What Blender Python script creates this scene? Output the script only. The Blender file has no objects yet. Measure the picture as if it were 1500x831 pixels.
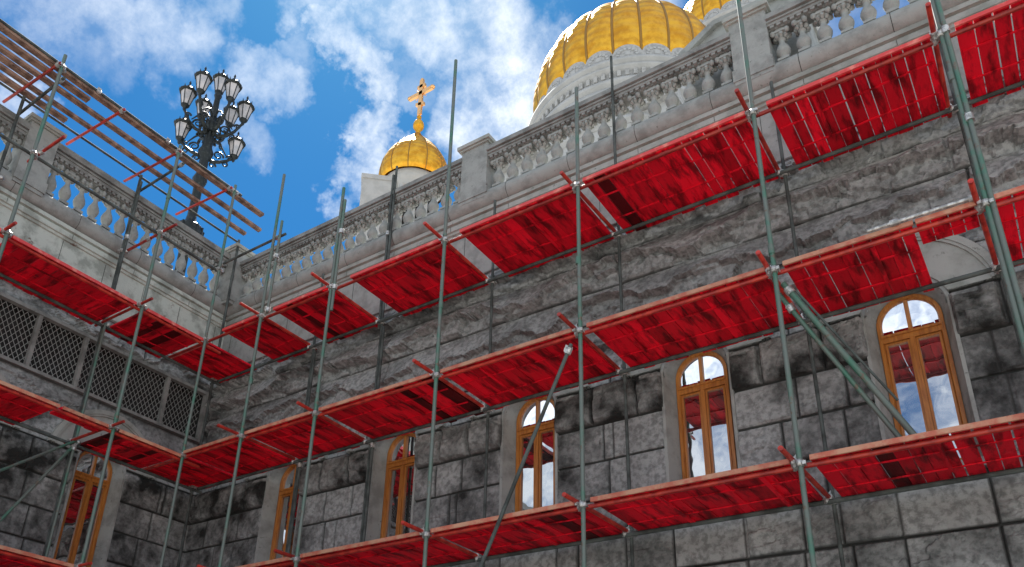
import bpy, math, random
import numpy as np
from mathutils import Vector, Matrix
random.seed(7); rng = np.random.default_rng(11)
SC = bpy.context.scene; COL = SC.collection
R = math.radians

# ------------------------------------------------------------------ camera
CAM = Vector((10.5025, -7.0062, -4.8608)); YAW, PITCH, ROLL, FPX = -0.6102, 0.4316, 0.0313, 1246.33
cam_d = bpy.data.cameras.new('camera'); cam = bpy.data.objects.new('camera', cam_d); COL.objects.link(cam)
Fw = Vector((math.sin(YAW)*math.cos(PITCH), math.cos(YAW)*math.cos(PITCH), math.sin(PITCH)))
r0 = Vector((math.cos(YAW), -math.sin(YAW), 0)); u0 = r0.cross(Fw)
Rt = r0*math.cos(ROLL) + u0*math.sin(ROLL); Up = -r0*math.sin(ROLL) + u0*math.cos(ROLL)
cam.matrix_world = Matrix(((Rt.x, Up.x, -Fw.x, CAM.x), (Rt.y, Up.y, -Fw.y, CAM.y), (Rt.z, Up.z, -Fw.z, CAM.z), (0, 0, 0, 1)))
cam_d.sensor_fit = 'HORIZONTAL'; cam_d.sensor_width = 36; cam_d.lens = FPX/1500*36
cam_d.shift_x = 31.14/1500; cam_d.shift_y = 216.68/1500
cam_d.clip_start = 0.1; cam_d.clip_end = 3000
SC.camera = cam

# ------------------------------------------------------------------ light
SUN_EL, SUN_AZ = 60, -50          # azimuth measured from +Y towards +X
sd = Vector((math.sin(R(SUN_AZ))*math.cos(R(SUN_EL)), math.cos(R(SUN_AZ))*math.cos(R(SUN_EL)), math.sin(R(SUN_EL))))
sun_d = bpy.data.lights.new('sun', 'SUN'); sun_d.energy = 5.0; sun_d.angle = R(0.5); sun_d.color = (1, .95, .87)
sun = bpy.data.objects.new('sun', sun_d); COL.objects.link(sun); sun.rotation_euler = sd.to_track_quat('Z', 'Y').to_euler(); sun.location = (0, 0, 60)
SC.view_settings.view_transform = 'Standard'; SC.view_settings.look = 'None'; SC.view_settings.gamma = 1
SC.view_settings.exposure = 1.42; SC.view_settings.use_curve_mapping = False

def pxdir(x, y):
    return (Rt*((x-750+31.14)/FPX) - Up*((y-415.5-216.68)/FPX) + Fw).normalized()

world = bpy.data.worlds.new('World'); SC.world = world; world.use_nodes = True
nt = world.node_tree; nt.nodes.clear()
def N(t, typ, **kw):
    n = t.nodes.new(typ)
    for k, v in kw.items(): setattr(n, k, v)
    return n
out = N(nt, 'ShaderNodeOutputWorld'); bg = N(nt, 'ShaderNodeBackground'); bg.inputs['Strength'].default_value = 0.07
sky = N(nt, 'ShaderNodeTexSky'); sky.sky_type = 'NISHITA'; sky.sun_disc = False
sky.sun_elevation = R(SUN_EL); sky.sun_rotation = R(SUN_AZ); sky.air_density = 1.0; sky.dust_density = 0.3; sky.ozone_density = 3.0
hs = N(nt, 'ShaderNodeHueSaturation'); hs.inputs['Saturation'].default_value = 1.3; hs.inputs['Value'].default_value = 1.0
nt.links.new(sky.outputs[0], hs.inputs['Color'])
deep = N(nt, 'ShaderNodeMix', data_type='RGBA'); deep.blend_type = 'MULTIPLY'; deep.inputs['Factor'].default_value = 1
nt.links.new(hs.outputs[0], deep.inputs['A']); deep.inputs['B'].default_value = (.185, .525, .63, 1)
tc = N(nt, 'ShaderNodeTexCoord')
def math_n(t, op, a, b=None, c=None, clamp=False):
    n = N(t, 'ShaderNodeMath', operation=op); n.use_clamp = clamp
    for i, v in enumerate((a, b, c)):
        if v is None: continue
        if isinstance(v, (int, float)): n.inputs[i].default_value = v
        else: t.links.new(v, n.inputs[i])
    return n.outputs[0]
def noise_n(t, vec, scale, detail=6, rough=.6, dist=0.):
    n = N(t, 'ShaderNodeTexNoise'); n.inputs['Scale'].default_value = scale; n.inputs['Detail'].default_value = detail
    n.inputs['Roughness'].default_value = rough; n.inputs['Distortion'].default_value = dist
    if vec is not None: t.links.new(vec, n.inputs['Vector'])
    return n
wn = noise_n(nt, tc.outputs['Generated'], 9, 6, .62)
vs = N(nt, 'ShaderNodeVectorMath', operation='SUBTRACT'); nt.links.new(wn.outputs['Color'], vs.inputs[0]); vs.inputs[1].default_value = (.5, .5, .5)
vm = N(nt, 'ShaderNodeVectorMath', operation='SCALE'); nt.links.new(vs.outputs[0], vm.inputs[0]); vm.inputs['Scale'].default_value = 0.20
va = N(nt, 'ShaderNodeVectorMath', operation='ADD'); nt.links.new(vm.outputs[0], va.inputs[0]); nt.links.new(tc.outputs['Generated'], va.inputs[1])
vn = N(nt, 'ShaderNodeVectorMath', operation='NORMALIZE'); nt.links.new(va.outputs[0], vn.inputs[0])
# cloud banks: direction in the sky, angular radius, density
CL = [((530, 110), 40, .75), ((535, 180), 36, .85), ((540, 250), 38, .8), ((600, 20), 70, .7), ((640, 60), 55, .7), ((700, 50), 85, .8),
      ((740, 130), 75, 1.0), ((700, 200), 60, .85), ((395, 105), 45, .5), ((350, 190), 40, .35), ((60, 50), 80, .45), ((130, 90), 60, .3), ((270, 60), 65, .5),
      ((150, 10), 70, .5), ((480, 5), 45, .5), ((240, 20), 60, .5), ((450, 70), 30, .25), ((520, 60), 40, .7), ((548, 215), 34, .8), ((530, 285), 40, .8), ((690, 140), 60, .85), ((760, 190), 40, .9), ((640, 15), 60, .75), ((10, 130), 50, .6), ((780, 60), 50, .6), ((590, 130), 35, .3),
      ((960, 40), 60, .5), ((1250, 50), 120, .2), ((660, 150), 45, .6)]
acc = None
for (px, py), rad, den in CL:
    d = pxdir(px, py)
    dn = N(nt, 'ShaderNodeVectorMath', operation='DOT_PRODUCT'); nt.links.new(vn.outputs[0], dn.inputs[0]); dn.inputs[1].default_value = d
    dist = FPX/math.cos(math.acos(d.dot(Fw)))**1.0
    a = rad*1.30/dist
    mr = N(nt, 'ShaderNodeMapRange'); mr.interpolation_type = 'SMOOTHSTEP'
    nt.links.new(dn.outputs['Value'], mr.inputs['Value']); mr.inputs['From Min'].default_value = math.cos(a); mr.inputs['From Max'].default_value = 1.0
    mr.inputs['To Max'].default_value = den*.9
    acc = mr.outputs[0] if acc is None else math_n(nt, 'MAXIMUM', acc, mr.outputs[0])
# outside the frame: thick cloud added to brighten gilding, window panes and ambient light
fb = noise_n(nt, tc.outputs['Generated'], 3.2, 8, .6, .3)
mr = N(nt, 'ShaderNodeMapRange'); mr.interpolation_type = 'SMOOTHSTEP'; nt.links.new(fb.outputs['Fac'], mr.inputs['Value'])
mr.inputs['From Min'].default_value = .33; mr.inputs['From Max'].default_value = .50
dv = N(nt, 'ShaderNodeVectorMath', operation='DOT_PRODUCT'); nt.links.new(tc.outputs['Generated'], dv.inputs[0]); dv.inputs[1].default_value = pxdir(700, 200)
mk = N(nt, 'ShaderNodeMapRange'); nt.links.new(dv.outputs['Value'], mk.inputs['Value']); mk.inputs['From Min'].default_value = .72; mk.inputs['From Max'].default_value = .60
far = math_n(nt, 'MULTIPLY', mr.outputs[0], mk.outputs[0])
acc = math_n(nt, 'MAXIMUM', acc, far)
fine = noise_n(nt, tc.outputs['Generated'], 20, 7, .66)
fm = N(nt, 'ShaderNodeMapRange'); nt.links.new(fine.outputs['Fac'], fm.inputs['Value']); fm.inputs['From Min'].default_value = .36; fm.inputs['From Max'].default_value = .64
fm.inputs['To Min'].default_value = .35; fm.inputs['To Max'].default_value = 1.15
cm = math_n(nt, 'MULTIPLY', acc, fm.outputs[0], clamp=True)
mixc = N(nt, 'ShaderNodeMix', data_type='RGBA'); nt.links.new(cm, mixc.inputs['Factor'])
nt.links.new(deep.outputs['Result'], mixc.inputs['A'])
ccol = N(nt, 'ShaderNodeMix', data_type='RGBA'); nt.links.new(wn.outputs['Fac'], ccol.inputs['Factor'])
CW = 7.5
ccol.inputs['A'].default_value = (.50*CW, .58*CW, .68*CW, 1); ccol.inputs['B'].default_value = (1.15*CW, 1.17*CW, 1.18*CW, 1)
nt.links.new(ccol.outputs['Result'], mixc.inputs['B'])
nt.links.new(mixc.outputs['Result'], bg.inputs['Color']); nt.links.new(bg.outputs[0], out.inputs[0])

# ------------------------------------------------------------------ materials
MATS = {}
def mat(name, base, rough=.7, metal=0., col2=None, nscale=8., lo=.4, hi=.6, bump=0., bscale=60., spec=.5, tone=False, stain=None, objrand=0., ior=None, detail=6, dark_attr=False, rust=None, ridge=False, aniso=None):
    m = bpy.data.materials.new(name); m.use_nodes = True; t = m.node_tree
    b = t.nodes['Principled BSDF']; b.inputs['Roughness'].default_value = rough; b.inputs['Metallic'].default_value = metal
    b.inputs['Specular IOR Level'].default_value = spec
    tcx = N(t, 'ShaderNodeTexCoord'); v = tcx.outputs['Object']
    if aniso:
        mp = N(t, 'ShaderNodeMapping'); mp.inputs['Scale'].default_value = aniso; t.links.new(v, mp.inputs['Vector']); v = mp.outputs[0]
    cur = None
    rgb = N(t, 'ShaderNodeRGB'); rgb.outputs[0].default_value = (*base, 1); cur = rgb.outputs[0]
    def mixin(fac, c, blend='MIX'):
        nonlocal cur
        mx = N(t, 'ShaderNodeMix', data_type='RGBA'); mx.blend_type = blend
        if isinstance(fac, (int, float)): mx.inputs['Factor'].default_value = fac
        else: t.links.new(fac, mx.inputs['Factor'])
        t.links.new(cur, mx.inputs['A'])
        if isinstance(c, tuple): mx.inputs['B'].default_value = (*c, 1)
        else: t.links.new(c, mx.inputs['B'])
        cur = mx.outputs['Result']
    def ramp(x, a, bb):
        r_ = N(t, 'ShaderNodeMapRange'); r_.interpolation_type = 'SMOOTHSTEP'; t.links.new(x, r_.inputs['Value'])
        r_.inputs['From Min'].default_value = a; r_.inputs['From Max'].default_value = bb; return r_.outputs[0]
    if col2:
        nz = noise_n(t, v, nscale, detail, .62); mixin(ramp(nz.outputs['Fac'], lo, hi), col2)
    if rust:
        nz = noise_n(t, v, rust[1], 7, .7); mixin(ramp(nz.outputs['Fac'], rust[2], rust[2]+.08), rust[0])
    if tone:
        at = N(t, 'ShaderNodeAttribute'); at.attribute_name = 'tone'
        cr = N(t, 'ShaderNodeCombineColor'); 
        for i in range(3): t.links.new(at.outputs['Fac'], cr.inputs[i])
        mixin(1., cr.outputs[0], 'MULTIPLY')
    if dark_attr:
        at = N(t, 'ShaderNodeAttribute'); at.attribute_name = 'soot_shade'
        nz = noise_n(t, v, 2.6, 8, .60)
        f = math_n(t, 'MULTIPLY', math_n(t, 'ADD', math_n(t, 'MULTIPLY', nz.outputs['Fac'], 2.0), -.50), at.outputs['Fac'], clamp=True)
        mixin(f, (.012, .013, .012))  # near-black for soot stains and the painted ledge shade
        at2 = N(t, 'ShaderNodeAttribute'); at2.attribute_name = 'joint'
        mixin(at2.outputs['Fac'], (.03, .03, .028))
    if objrand:
        oi = N(t, 'ShaderNodeObjectInfo'); k = math_n(t, 'MULTIPLY_ADD', oi.outputs['Random'], objrand, 1-objrand)
        cr = N(t, 'ShaderNodeCombineColor')
        for i in range(3): t.links.new(k, cr.inputs[i])
        mixin(1., cr.outputs[0], 'MULTIPLY')
    t.links.new(cur, b.inputs['Base Color'])
    if bump:
        nz = noise_n(t, v, bscale, 8, .7); bp = N(t, 'ShaderNodeBump'); bp.inputs['Strength'].default_value = min(bump, 1); bp.inputs['Distance'].default_value = .02
        if ridge:
            nz.noise_type = 'RIDGED_MULTIFRACTAL'; nz.inputs['Detail'].default_value = 9; nz.inputs['Roughness'].default_value = .5; nz.inputs['Gain'].default_value = 1.6; nz.inputs['Offset'].default_value = .9; bp.inputs['Distance'].default_value = .02
        t.links.new(nz.outputs['Fac'], bp.inputs['Height']); t.links.new(bp.outputs[0], b.inputs['Normal'])
    if ior: b.inputs['IOR'].default_value = ior
    MATS[name] = m; return m
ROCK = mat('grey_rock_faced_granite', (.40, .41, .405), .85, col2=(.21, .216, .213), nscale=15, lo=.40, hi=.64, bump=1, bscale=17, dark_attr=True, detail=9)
DRESS = mat('dressed_grey_stone', (.32, .33, .315), .8, col2=(.21, .215, .205), nscale=4, lo=.4, hi=.68, bump=.35, bscale=45, rust=((.12, .118, .11), 14, .62))
DRESS_L = mat('dressed_pale_stone', (.36, .365, .34), .8, col2=(.24, .25, .225), nscale=2.5, lo=.42, hi=.66, bump=.3, bscale=40, rust=((.17, .175, .155), 9, .6))
FRZ = mat('pale_weathered_frieze_stone', (.50, .54, .49), .85, col2=(.30, .325, .29), nscale=3, lo=.45, hi=.62, bump=.4, bscale=30, dark_attr=True, rust=((.15, .10, .08), 5, .62))
REDA = [mat('worn_red_paint_boards', (.80, .004, .022), .62, spec=.25, col2=(.17, .001, .005), nscale=2.3, lo=.45, hi=.66, bump=.35, bscale=16, tone=True, rust=((.72, .16, .13), 9, .665), aniso=q) for q in ((3.2, .8, 1), (.8, 3.2, 1))]
RED = REDA[0]
REDTUBE = mat('red_painted_tube', (.62, .05, .03), .4, col2=(.35, .02, .015), nscale=6, objrand=.45, rust=((.75, .35, .22), 30, .64))
ORANGE = mat('salmon_worn_edge_board', (.50, .13, .08), .6, col2=(.55, .28, .18), nscale=5, lo=.4, hi=.6, rust=((.3, .05, .03), 12, .6), objrand=.2)
REDEDGE = mat('crimson_edge_board', (.62, .05, .05), .5, col2=(.72, .2, .16), nscale=6, lo=.5, hi=.66)
GREEN = mat('grey_green_painted_tube', (.125, .15, .135), .5, metal=.1, col2=(.045, .16, .11), nscale=1.3, lo=.46, hi=.62, rust=((.13, .10, .075), 9, .56))
DARKT = mat('dark_steel_tube', (.05, .056, .054), .8, spec=.15, metal=.0, col2=(.10, .115, .11), nscale=3, rust=((.12, .06, .04), 14, .64))
ZINC = mat('zinc_coupler', (.62, .62, .60), .42, metal=.6, col2=(.3, .3, .29), nscale=25)
WOOD = mat('varnished_orange_wood', (.46, .17, .03), .42, col2=(.30, .095, .016), nscale=7, lo=.36, hi=.68, bump=.12, bscale=30, aniso=(5, 5, .5))
PLANK = mat('raw_pinkish_plank', (.32, .20, .145), .85, col2=(.12, .07, .05), nscale=6, lo=.4, hi=.62)
IRON = mat('black_cast_iron', (.018, .022, .022), .4, metal=.5, col2=(.05, .06, .06), nscale=18, lo=.5, hi=.7)
LGLASS = mat('frosted_lantern_glass', (.55, .52, .52), .35, col2=(.4, .4, .42), nscale=4)
DRESS_D = mat('darker_dressed_stone', (.27, .275, .265), .85, col2=(.15, .153, .147), nscale=4, lo=.4, hi=.66, bump=.4, bscale=45)  # darker grey than the other dressed stone
WHITE = mat('white_church_stone', (.42, .425, .42), .8, col2=(.36, .365, .36), nscale=1.2, bump=.2, bscale=6)
LACE = mat('carved_lace_stone', (.40, .40, .39), .8, col2=(.30, .30, .295), nscale=4.5, lo=.46, hi=.58, bump=1, bscale=4)
PAVE = mat('courtyard_paving', (.37, .36, .34), .85, col2=(.31, .305, .29), nscale=.6, bump=.2, bscale=10)
TERR = mat('terrace_roofing', (.3, .3, .29), .85, col2=(.25, .25, .24), nscale=.8)
DARKIN = mat('dark_room_interior', (.03, .02, .016), .9)
LATT = mat('grey_lattice_metal', (.36, .37, .36), .5, metal=.3)
VOIDM = mat('dark_joint_and_void', (.03, .032, .032), .9, col2=(.015, .015, .015), nscale=7)  # near-black mortar, and painted shade for the vent recess and belfry openings
BLIND = mat('white_paper_sheet', (.7, .75, .78), .7)
# gold leaf
GOLD = bpy.data.materials.new('gold_leaf_panels'); GOLD.use_nodes = True; t = GOLD.node_tree; b = t.nodes['Principled BSDF']
b.inputs['Metallic'].default_value = 1; tcg = N(t, 'ShaderNodeTexCoord')
ng = noise_n(t, tcg.outputs['Object'], 1.3, 7, .7); mg = N(t, 'ShaderNodeMix', data_type='RGBA')
mg.inputs['A'].default_value = (.90, .50, .055, 1); mg.inputs['B'].default_value = (.70, .33, .03, 1)
mr = N(t, 'ShaderNodeMapRange'); t.links.new(ng.outputs['Fac'], mr.inputs['Value']); mr.inputs['From Min'].default_value = .42; mr.inputs['From Max'].default_value = .6
t.links.new(mr.outputs[0], mg.inputs['Factor']); t.links.new(mg.outputs['Result'], b.inputs['Base Color'])
mr2 = N(t, 'ShaderNodeMapRange'); t.links.new(ng.outputs['Fac'], mr2.inputs['Value']); mr2.inputs['To Min'].default_value = .42; mr2.inputs['To Max'].default_value = .6
t.links.new(mr2.outputs[0], b.inputs['Roughness'])
wv = N(t, 'ShaderNodeTexWave'); wv.bands_direction = 'Z'; wv.inputs['Scale'].default_value = .55; wv.inputs['Distortion'].default_value = 1.5; t.links.new(tcg.outputs['Object'], wv.inputs['Vector'])
bp = N(t, 'ShaderNodeBump'); bp.inputs['Strength'].default_value = .25; bp.inputs['Distance'].default_value = .1; t.links.new(wv.outputs['Fac'], bp.inputs['Height']); t.links.new(bp.outputs[0], b.inputs['Normal'])
CROSSG = mat('rosy_gilt_metal', (.80, .47, .20), .35, metal=.8)
RIBM = mat('dull_bronze_rib', (.36, .20, .05), .45, metal=.8)
# window glass: dark room behind a strongly reflecting pane
GLASS = bpy.data.materials.new('reflective_window_glass'); GLASS.use_nodes = True; t = GLASS.node_tree
b = t.nodes['Principled BSDF']; b.inputs['Base Color'].default_value = (.02, .018, .016, 1); b.inputs['Roughness'].default_value = .3
g = N(t, 'ShaderNodeBsdfGlossy'); g.inputs['Roughness'].default_value = .015; g.inputs['Color'].default_value = (.95, .97, 1, 1)
mx = N(t, 'ShaderNodeMixShader'); lw = N(t, 'ShaderNodeFresnel'); lw.inputs['IOR'].default_value = 2.6
fac = math_n(t, 'MULTIPLY_ADD', lw.outputs[0], 1.1, .38, clamp=True); t.links.new(fac, mx.inputs[0])
t.links.new(b.outputs[0], mx.inputs[1]); t.links.new(g.outputs[0], mx.inputs[2]); t.links.new(mx.outputs[0], t.nodes['Material Output'].inputs[0])
tcg = N(t, 'ShaderNodeTexCoord'); ng = noise_n(t, tcg.outputs['Object'], 2.2, 2); bp = N(t, 'ShaderNodeBump'); bp.inputs['Strength'].default_value = .06; bp.inputs['Distance'].default_value = .05
t.links.new(ng.outputs['Fac'], bp.inputs['Height']); t.links.new(bp.outputs[0], g.inputs['Normal'])

# ------------------------------------------------------------------ mesh helpers
class MB:
    def __init__(s): s.v = []; s.f = []; s.tone = []; s.sm = []; s.ct = 1.
    def add(s, vs, fs, smooth=False):
        n = len(s.v); s.v.extend([tuple(q) for q in vs])
        for f in fs: s.f.append([i+n for i in f]); s.tone.append(s.ct); s.sm.append(smooth)
        return s
    def box(s, x0, x1, y0, y1, z0, z1):
        vs = [(x, y, z) for x in (x0, x1) for y in (y0, y1) for z in (z0, z1)]
        return s.add(vs, [(0, 1, 3, 2), (4, 6, 7, 5), (0, 4, 5, 1), (2, 3, 7, 6), (0, 2, 6, 4), (1, 5, 7, 3)])
    def obox(s, c, ax, ay, az):
        c, ax, ay, az = map(Vector, (c, ax, ay, az))
        vs = [c+ax*i+ay*j+az*k for i in (-1, 1) for j in (-1, 1) for k in (-1, 1)]
        return s.add(vs, [(0, 1, 3, 2), (4, 6, 7, 5), (0, 4, 5, 1), (2, 3, 7, 6), (0, 2, 6, 4), (1, 5, 7, 3)])
    def tube(s, a, b, r=.024, n=10, r2=None, cap=True):
        a, b = Vector(a), Vector(b); d = (b-a).normalized()
        u = d.orthogonal().normalized(); w = d.cross(u); r2 = r if r2 is None else r2
        vs = [a+(u*math.cos(2*math.pi*i/n)+w*math.sin(2*math.pi*i/n))*r for i in range(n)]
        vs += [b+(u*math.cos(2*math.pi*i/n)+w*math.sin(2*math.pi*i/n))*r2 for i in range(n)]
        s.add(vs, [(i, (i+1) % n, n+(i+1) % n, n+i) for i in range(n)], True)
        if cap: s.add(vs, [tuple(range(n))[::-1], tuple(range(n, 2*n))])
        return s
    def path(s, pts, r=.02, n=8):
        pts = [Vector(p) for p in pts]; rings = []; u = None
        for i, p in enumerate(pts):
            d = (pts[min(i+1, len(pts)-1)]-pts[max(i-1, 0)]).normalized()
            u = d.orthogonal().normalized() if u is None else (u-d*u.dot(d)).normalized()
            w = d.cross(u); rr = r[i] if isinstance(r, (list, tuple)) else r
            rings.append([p+(u*math.cos(2*math.pi*k/n)+w*math.sin(2*math.pi*k/n))*rr for k in range(n)])
        vs = [q for rg in rings for q in rg]; m = len(pts)
        fs = [(j*n+i, j*n+(i+1) % n, (j+1)*n+(i+1) % n, (j+1)*n+i) for j in range(m-1) for i in range(n)]
        s.add(vs, fs, True); s.add(rings[0], [tuple(range(n))]); s.add(rings[-1], [tuple(range(n))]); return s
    def lathe(s, c, prof, n=16, smooth=True, ph=0.):
        vs = [(c[0]+r*math.cos(ph+2*math.pi*i/n), c[1]+r*math.sin(ph+2*math.pi*i/n), c[2]+z) for r, z in prof for i in range(n)]
        m = len(prof); fs = [(j*n+i, j*n+(i+1) % n, (j+1)*n+(i+1) % n, (j+1)*n+i) for j in range(m-1) for i in range(n)]
        s.add(vs, fs, smooth)
        if prof[0][0] > 1e-4: s.add(vs[:n], [tuple(range(n))[::-1]])
        if prof[-1][0] > 1e-4: s.add(vs[-n:], [tuple(range(n))])
        return s
    def build(s, name, m, parent=None, origin=None):
        me = bpy.data.meshes.new(name)
        base = Vector(parent['_o']) if parent is not None and '_o' in parent else Vector((0, 0, 0))
        if parent is None: base = Vector(origin) if origin is not None else Vector((0, 0, 0))
        a = np.array(s.v, dtype=float)-np.array(base)
        me.from_pydata(a.tolist(), [], s.f); me.polygons.foreach_set('use_smooth', s.sm)
        at = me.attributes.new('tone', 'FLOAT', 'FACE'); at.data.foreach_set('value', s.tone)
        me.materials.append(m); o = bpy.data.objects.new(name, me); COL.objects.link(o)
        if parent is not None: o.parent = parent; o['_o'] = list(base)
        else: o.location = base; o['_o'] = list(base)
        return o
def empty(name, loc, label, cat, group=None):
    o = bpy.data.objects.new(name, None); COL.objects.link(o); o.location = loc; o['_o'] = list(loc); o.empty_display_size = .2
    return tag(o, label, cat, group)
def tag(o, label=None, cat=None, group=None, kind=None):
    if label: o['label'] = label
    if cat: o['category'] = cat
    if group: o['group'] = group
    if kind: o['kind'] = kind
    return o
ORD = ['first', 'second', 'third', 'fourth', 'fifth', 'sixth', 'seventh', 'eighth']
GZ = -6.45

# ------------------------------------------------------------------ ground and terrace
m_ = MB(); m_.add([(-1500, -1500, GZ), (1500, -1500, GZ), (1500, 1500, GZ), (-1500, 1500, GZ)], [(0, 1, 2, 3)])
tag(m_.build('ground', PAVE), kind='structure')
m_ = MB(); m_.box(-1.45, 60, 1.75, 70, 3.2, 3.55); m_.box(-60, -1.8, -40, 70, 3.2, 3.545)
tag(m_.build('terrace', TERR), kind='structure')

# ------------------------------------------------------------------ rock faced walls
YW, XW = 1.30, -1.37
def h2(ix, iy, s):
    n = (ix.astype(np.int64)*374761393+iy.astype(np.int64)*668265263+s*1442695041) & 0x7fffffff
    n = ((n ^ (n >> 13))*1274126177) & 0x7fffffff; n = (n ^ (n >> 16)); return (n & 0xffff)/65535.
def vno(x, y, s):
    ix, iy = np.floor(x), np.floor(y); fx, fy = x-ix, y-iy; fx = fx*fx*(3-2*fx); fy = fy*fy*(3-2*fy)
    a, b_, c, d = h2(ix, iy, s), h2(ix+1, iy, s), h2(ix, iy+1, s), h2(ix+1, iy+1, s)
    return (a*(1-fx)+b_*fx)*(1-fy)+(c*(1-fx)+d*fx)*fy
def fbm(x, y, s, o=5, g=.55):
    r = 0; a = 1; t_ = 0
    for k in range(o): r = r+a*vno(x*2**k, y*2**k, s+k*17); t_ += a; a *= g
    return r/t_
def ridged(x, y, s, o=5, g=.6):
    r = 0; a = 1; t_ = 0
    for k in range(o): r = r+a*(1-np.abs(2*vno(x*2.1**k, y*2.1**k, s+k*13)-1))**1.5; t_ += a; a *= g
    return r/t_
def facets(x, y, s):
    ix, iy = np.floor(x), np.floor(y); best = np.full(x.shape, 9.); h = np.zeros(x.shape)
    for dx in (-1, 0, 1):
        for dy in (-1, 0, 1):
            cx, cy = ix+dx, iy+dy; px = cx+h2(cx, cy, s); py = cy+h2(cx, cy, s+5); d = (x-px)**2+(y-py)**2
            v = h2(cx, cy, s+9)+(x-px)*(h2(cx, cy, s+11)-.5)*1.6+(y-py)*(h2(cx, cy, s+13)-.5)*1.6
            m2 = d < best; h = np.where(m2, v, h); best = np.where(m2, d, best)
    return h
ROWS = [-6.45, -5.9, -5.35, -4.8, -4.25, -3.75, -3.3, -2.83, -2.37, -1.90, -1.43, -.955, -.48, 0.03, .13, .50, .95, 1.42, 1.90, 2.37]
# amplitude of the rock face, roughness, soot per course
AMP = {2: .05, 3: .05, 4: .05, 5: .05, 6: .04, 7: .045, 8: .045, 9: .03, 10: .03, 11: .03, 12: .065, 13: .012, 14: .06, 15: .08, 16: .11, 17: .17, 18: .15}
def wall_mesh(name, right, u0, u1, holes, wins, amp_k, parent_thing, material):
    zs = [-6.45, -5.9, -5.35, -4.8, -4.25, -3.75, -3.3] + list(np.arange(-3.2, 2.37, .02))
    for z in ROWS[7:]: zs += [z-.007, z, z+.007]
    zs = np.array(sorted(set(round(float(z), 4) for z in zs if z <= 2.37)))
    us = np.arange(u0, u1+.001, .0215)
    U, Z = np.meshgrid(us, zs)
    row = np.clip(np.searchsorted(ROWS, Z, 'right')-1, 0, len(ROWS)-2)
    lo = np.array(ROWS)[row]; hi = np.array(ROWS)[row+1]
    L = np.where(row >= 14, 3.6, 1.15)*(.85+.4*h2(row, row*0, 3)); off = h2(row, row*0+1, 8)*1.3
    # vertical joints; between windows tie the joints to the window edges
    q = (U+off)/L; bi = np.floor(q+(h2(row, np.floor(q), 21)-.5)*0); uj = (q-np.floor(q))*L; du = np.minimum(uj, L-uj)
    for c in wins:
        mband = (Z < .13) & (Z > -2.9) & (np.abs(U-c) < 1.114)
        side = np.abs(U-c)-.39; wd = 1.114*2-.78
        mid = .30+.5*h2(row, np.full(row.shape, int(c*3)+50), 4)   # joint inside the pier
        dj = np.minimum(np.abs(side), np.abs(side-mid*.9))
        du = np.where(mband & (side > 0), dj, du)
        du = np.where(mband & (side <= 0), np.abs(side), du)
        bi = np.where(mband, np.floor(U*1.3)*0+int(c*7)+(side > mid*.9)*3+(U > c)*5, bi)
    dz = np.minimum(Z-lo, hi-Z); d = np.minimum(du, dz)
    v = (Z-lo)/(hi-lo)
    A = np.vectorize(lambda r_: AMP.get(int(r_), .05))(row)*amp_k
    sm = lambda x: np.clip(x, 0, 1)**2*(3-2*np.clip(x, 0, 1))
    wx = U+.12*fbm(U*3, Z*3, 5); wz = Z+.10*fbm(U*3+9, Z*3, 6)
    F1 = facets(wx*1.9+row*7.3, wz*4.2, 31); F2 = facets(wx*4.6, wz*8, 41); F3 = fbm(U*9, Z*11, 51, 4); RG = ridged(wx*1.15+wz*.9, wz*2.9-wx*.5, 71, 3, .42)
    blockoff = h2(row, bi, 77)
    prof = np.sin(np.pi*np.clip(v, 0, 1)**.8)**.7
    rugged = sm((.58+.9*(fbm(U*1.5+row*5, Z*1.2, 61, 4)-.5)*2-v)/.10)            # ragged lower half, smooth split top half
    vb = .40+.60*(fbm(U*1.3+row*5.3, Z*.6+row, 61, 4)-.5)*2+.16*(ridged(U*4.2+row, Z*3.0, 63, 3)-.5)+.10*(F2-.5)
    vb = np.clip(vb, .08, .72)
    up = .06+.94*np.clip((1-v)/(1-vb), 0, 1)**.9 + (.05+.05*fbm(U*.8, Z*2, 67, 2))*(RG-.5)+.07*(F1-.5)+.03*F3
    lowr = .04+.12*np.clip(v/vb, 0, 1) + .48*(F1-.4)+.24*(F2-.5)+.34*(RG-.45)+.05*F3
    k = sm((v-vb)/.03+.5)
    big = A*1.35*(up*k+lowr*(1-k))*np.where(v > .5, 1, sm((dz-.006)/.03))*sm(du/.02)-.045*sm((dz-.006)/.03)
    flat = A*(.36+.30*blockoff+.48*(F1-.4)+.30*(F2-.5)+.42*(RG-.45)+.22*F3)*sm(d/.035)
    flat = np.where(row == 12, flat+A*.9*np.sin(np.pi*np.clip(v, 0, 1))**.6*sm(du/.05), flat)
    H = np.where(row >= 15, big, flat)
    H = np.maximum(H, np.where(row >= 14, -.085, -.012))
    H += np.where(row >= 14, -.035*(dz < .009), -.022*(d < .008))
    smooth = np.zeros(U.shape)
    for c in wins:
        smooth = np.maximum(smooth, (np.abs(U-c) < .39) & (Z < -.07) & (Z > -2.37))
        rr = np.hypot(U-c, Z+.07)
        smooth = np.maximum(smooth, (rr < .66) & (Z >= -.07))
        vou = np.abs(((np.degrees(np.arctan2(Z+.07, U-c))+11) % 22.5)-11.25)*rr*.01745
        H = np.where((rr < .87) & (Z >= .0), .0, H)
    low = (np.abs(smooth) > 0) & (Z < -.07)
    H = np.where(low, .012+.004*F3, H)
    frm = (row <= 1); H = np.where(Z < -3.2, .03*sm(d/.1), H)
    soot_shade = sm((fbm(U*.9+3, Z*.9, 91, 5)-.42)/.16)*.8
    soot_shade = np.where((row == 12), np.maximum(soot_shade, .70+.8*sm((fbm(U*1.3, Z*.8, 93, 4)-.36)/.18)), soot_shade)
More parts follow.
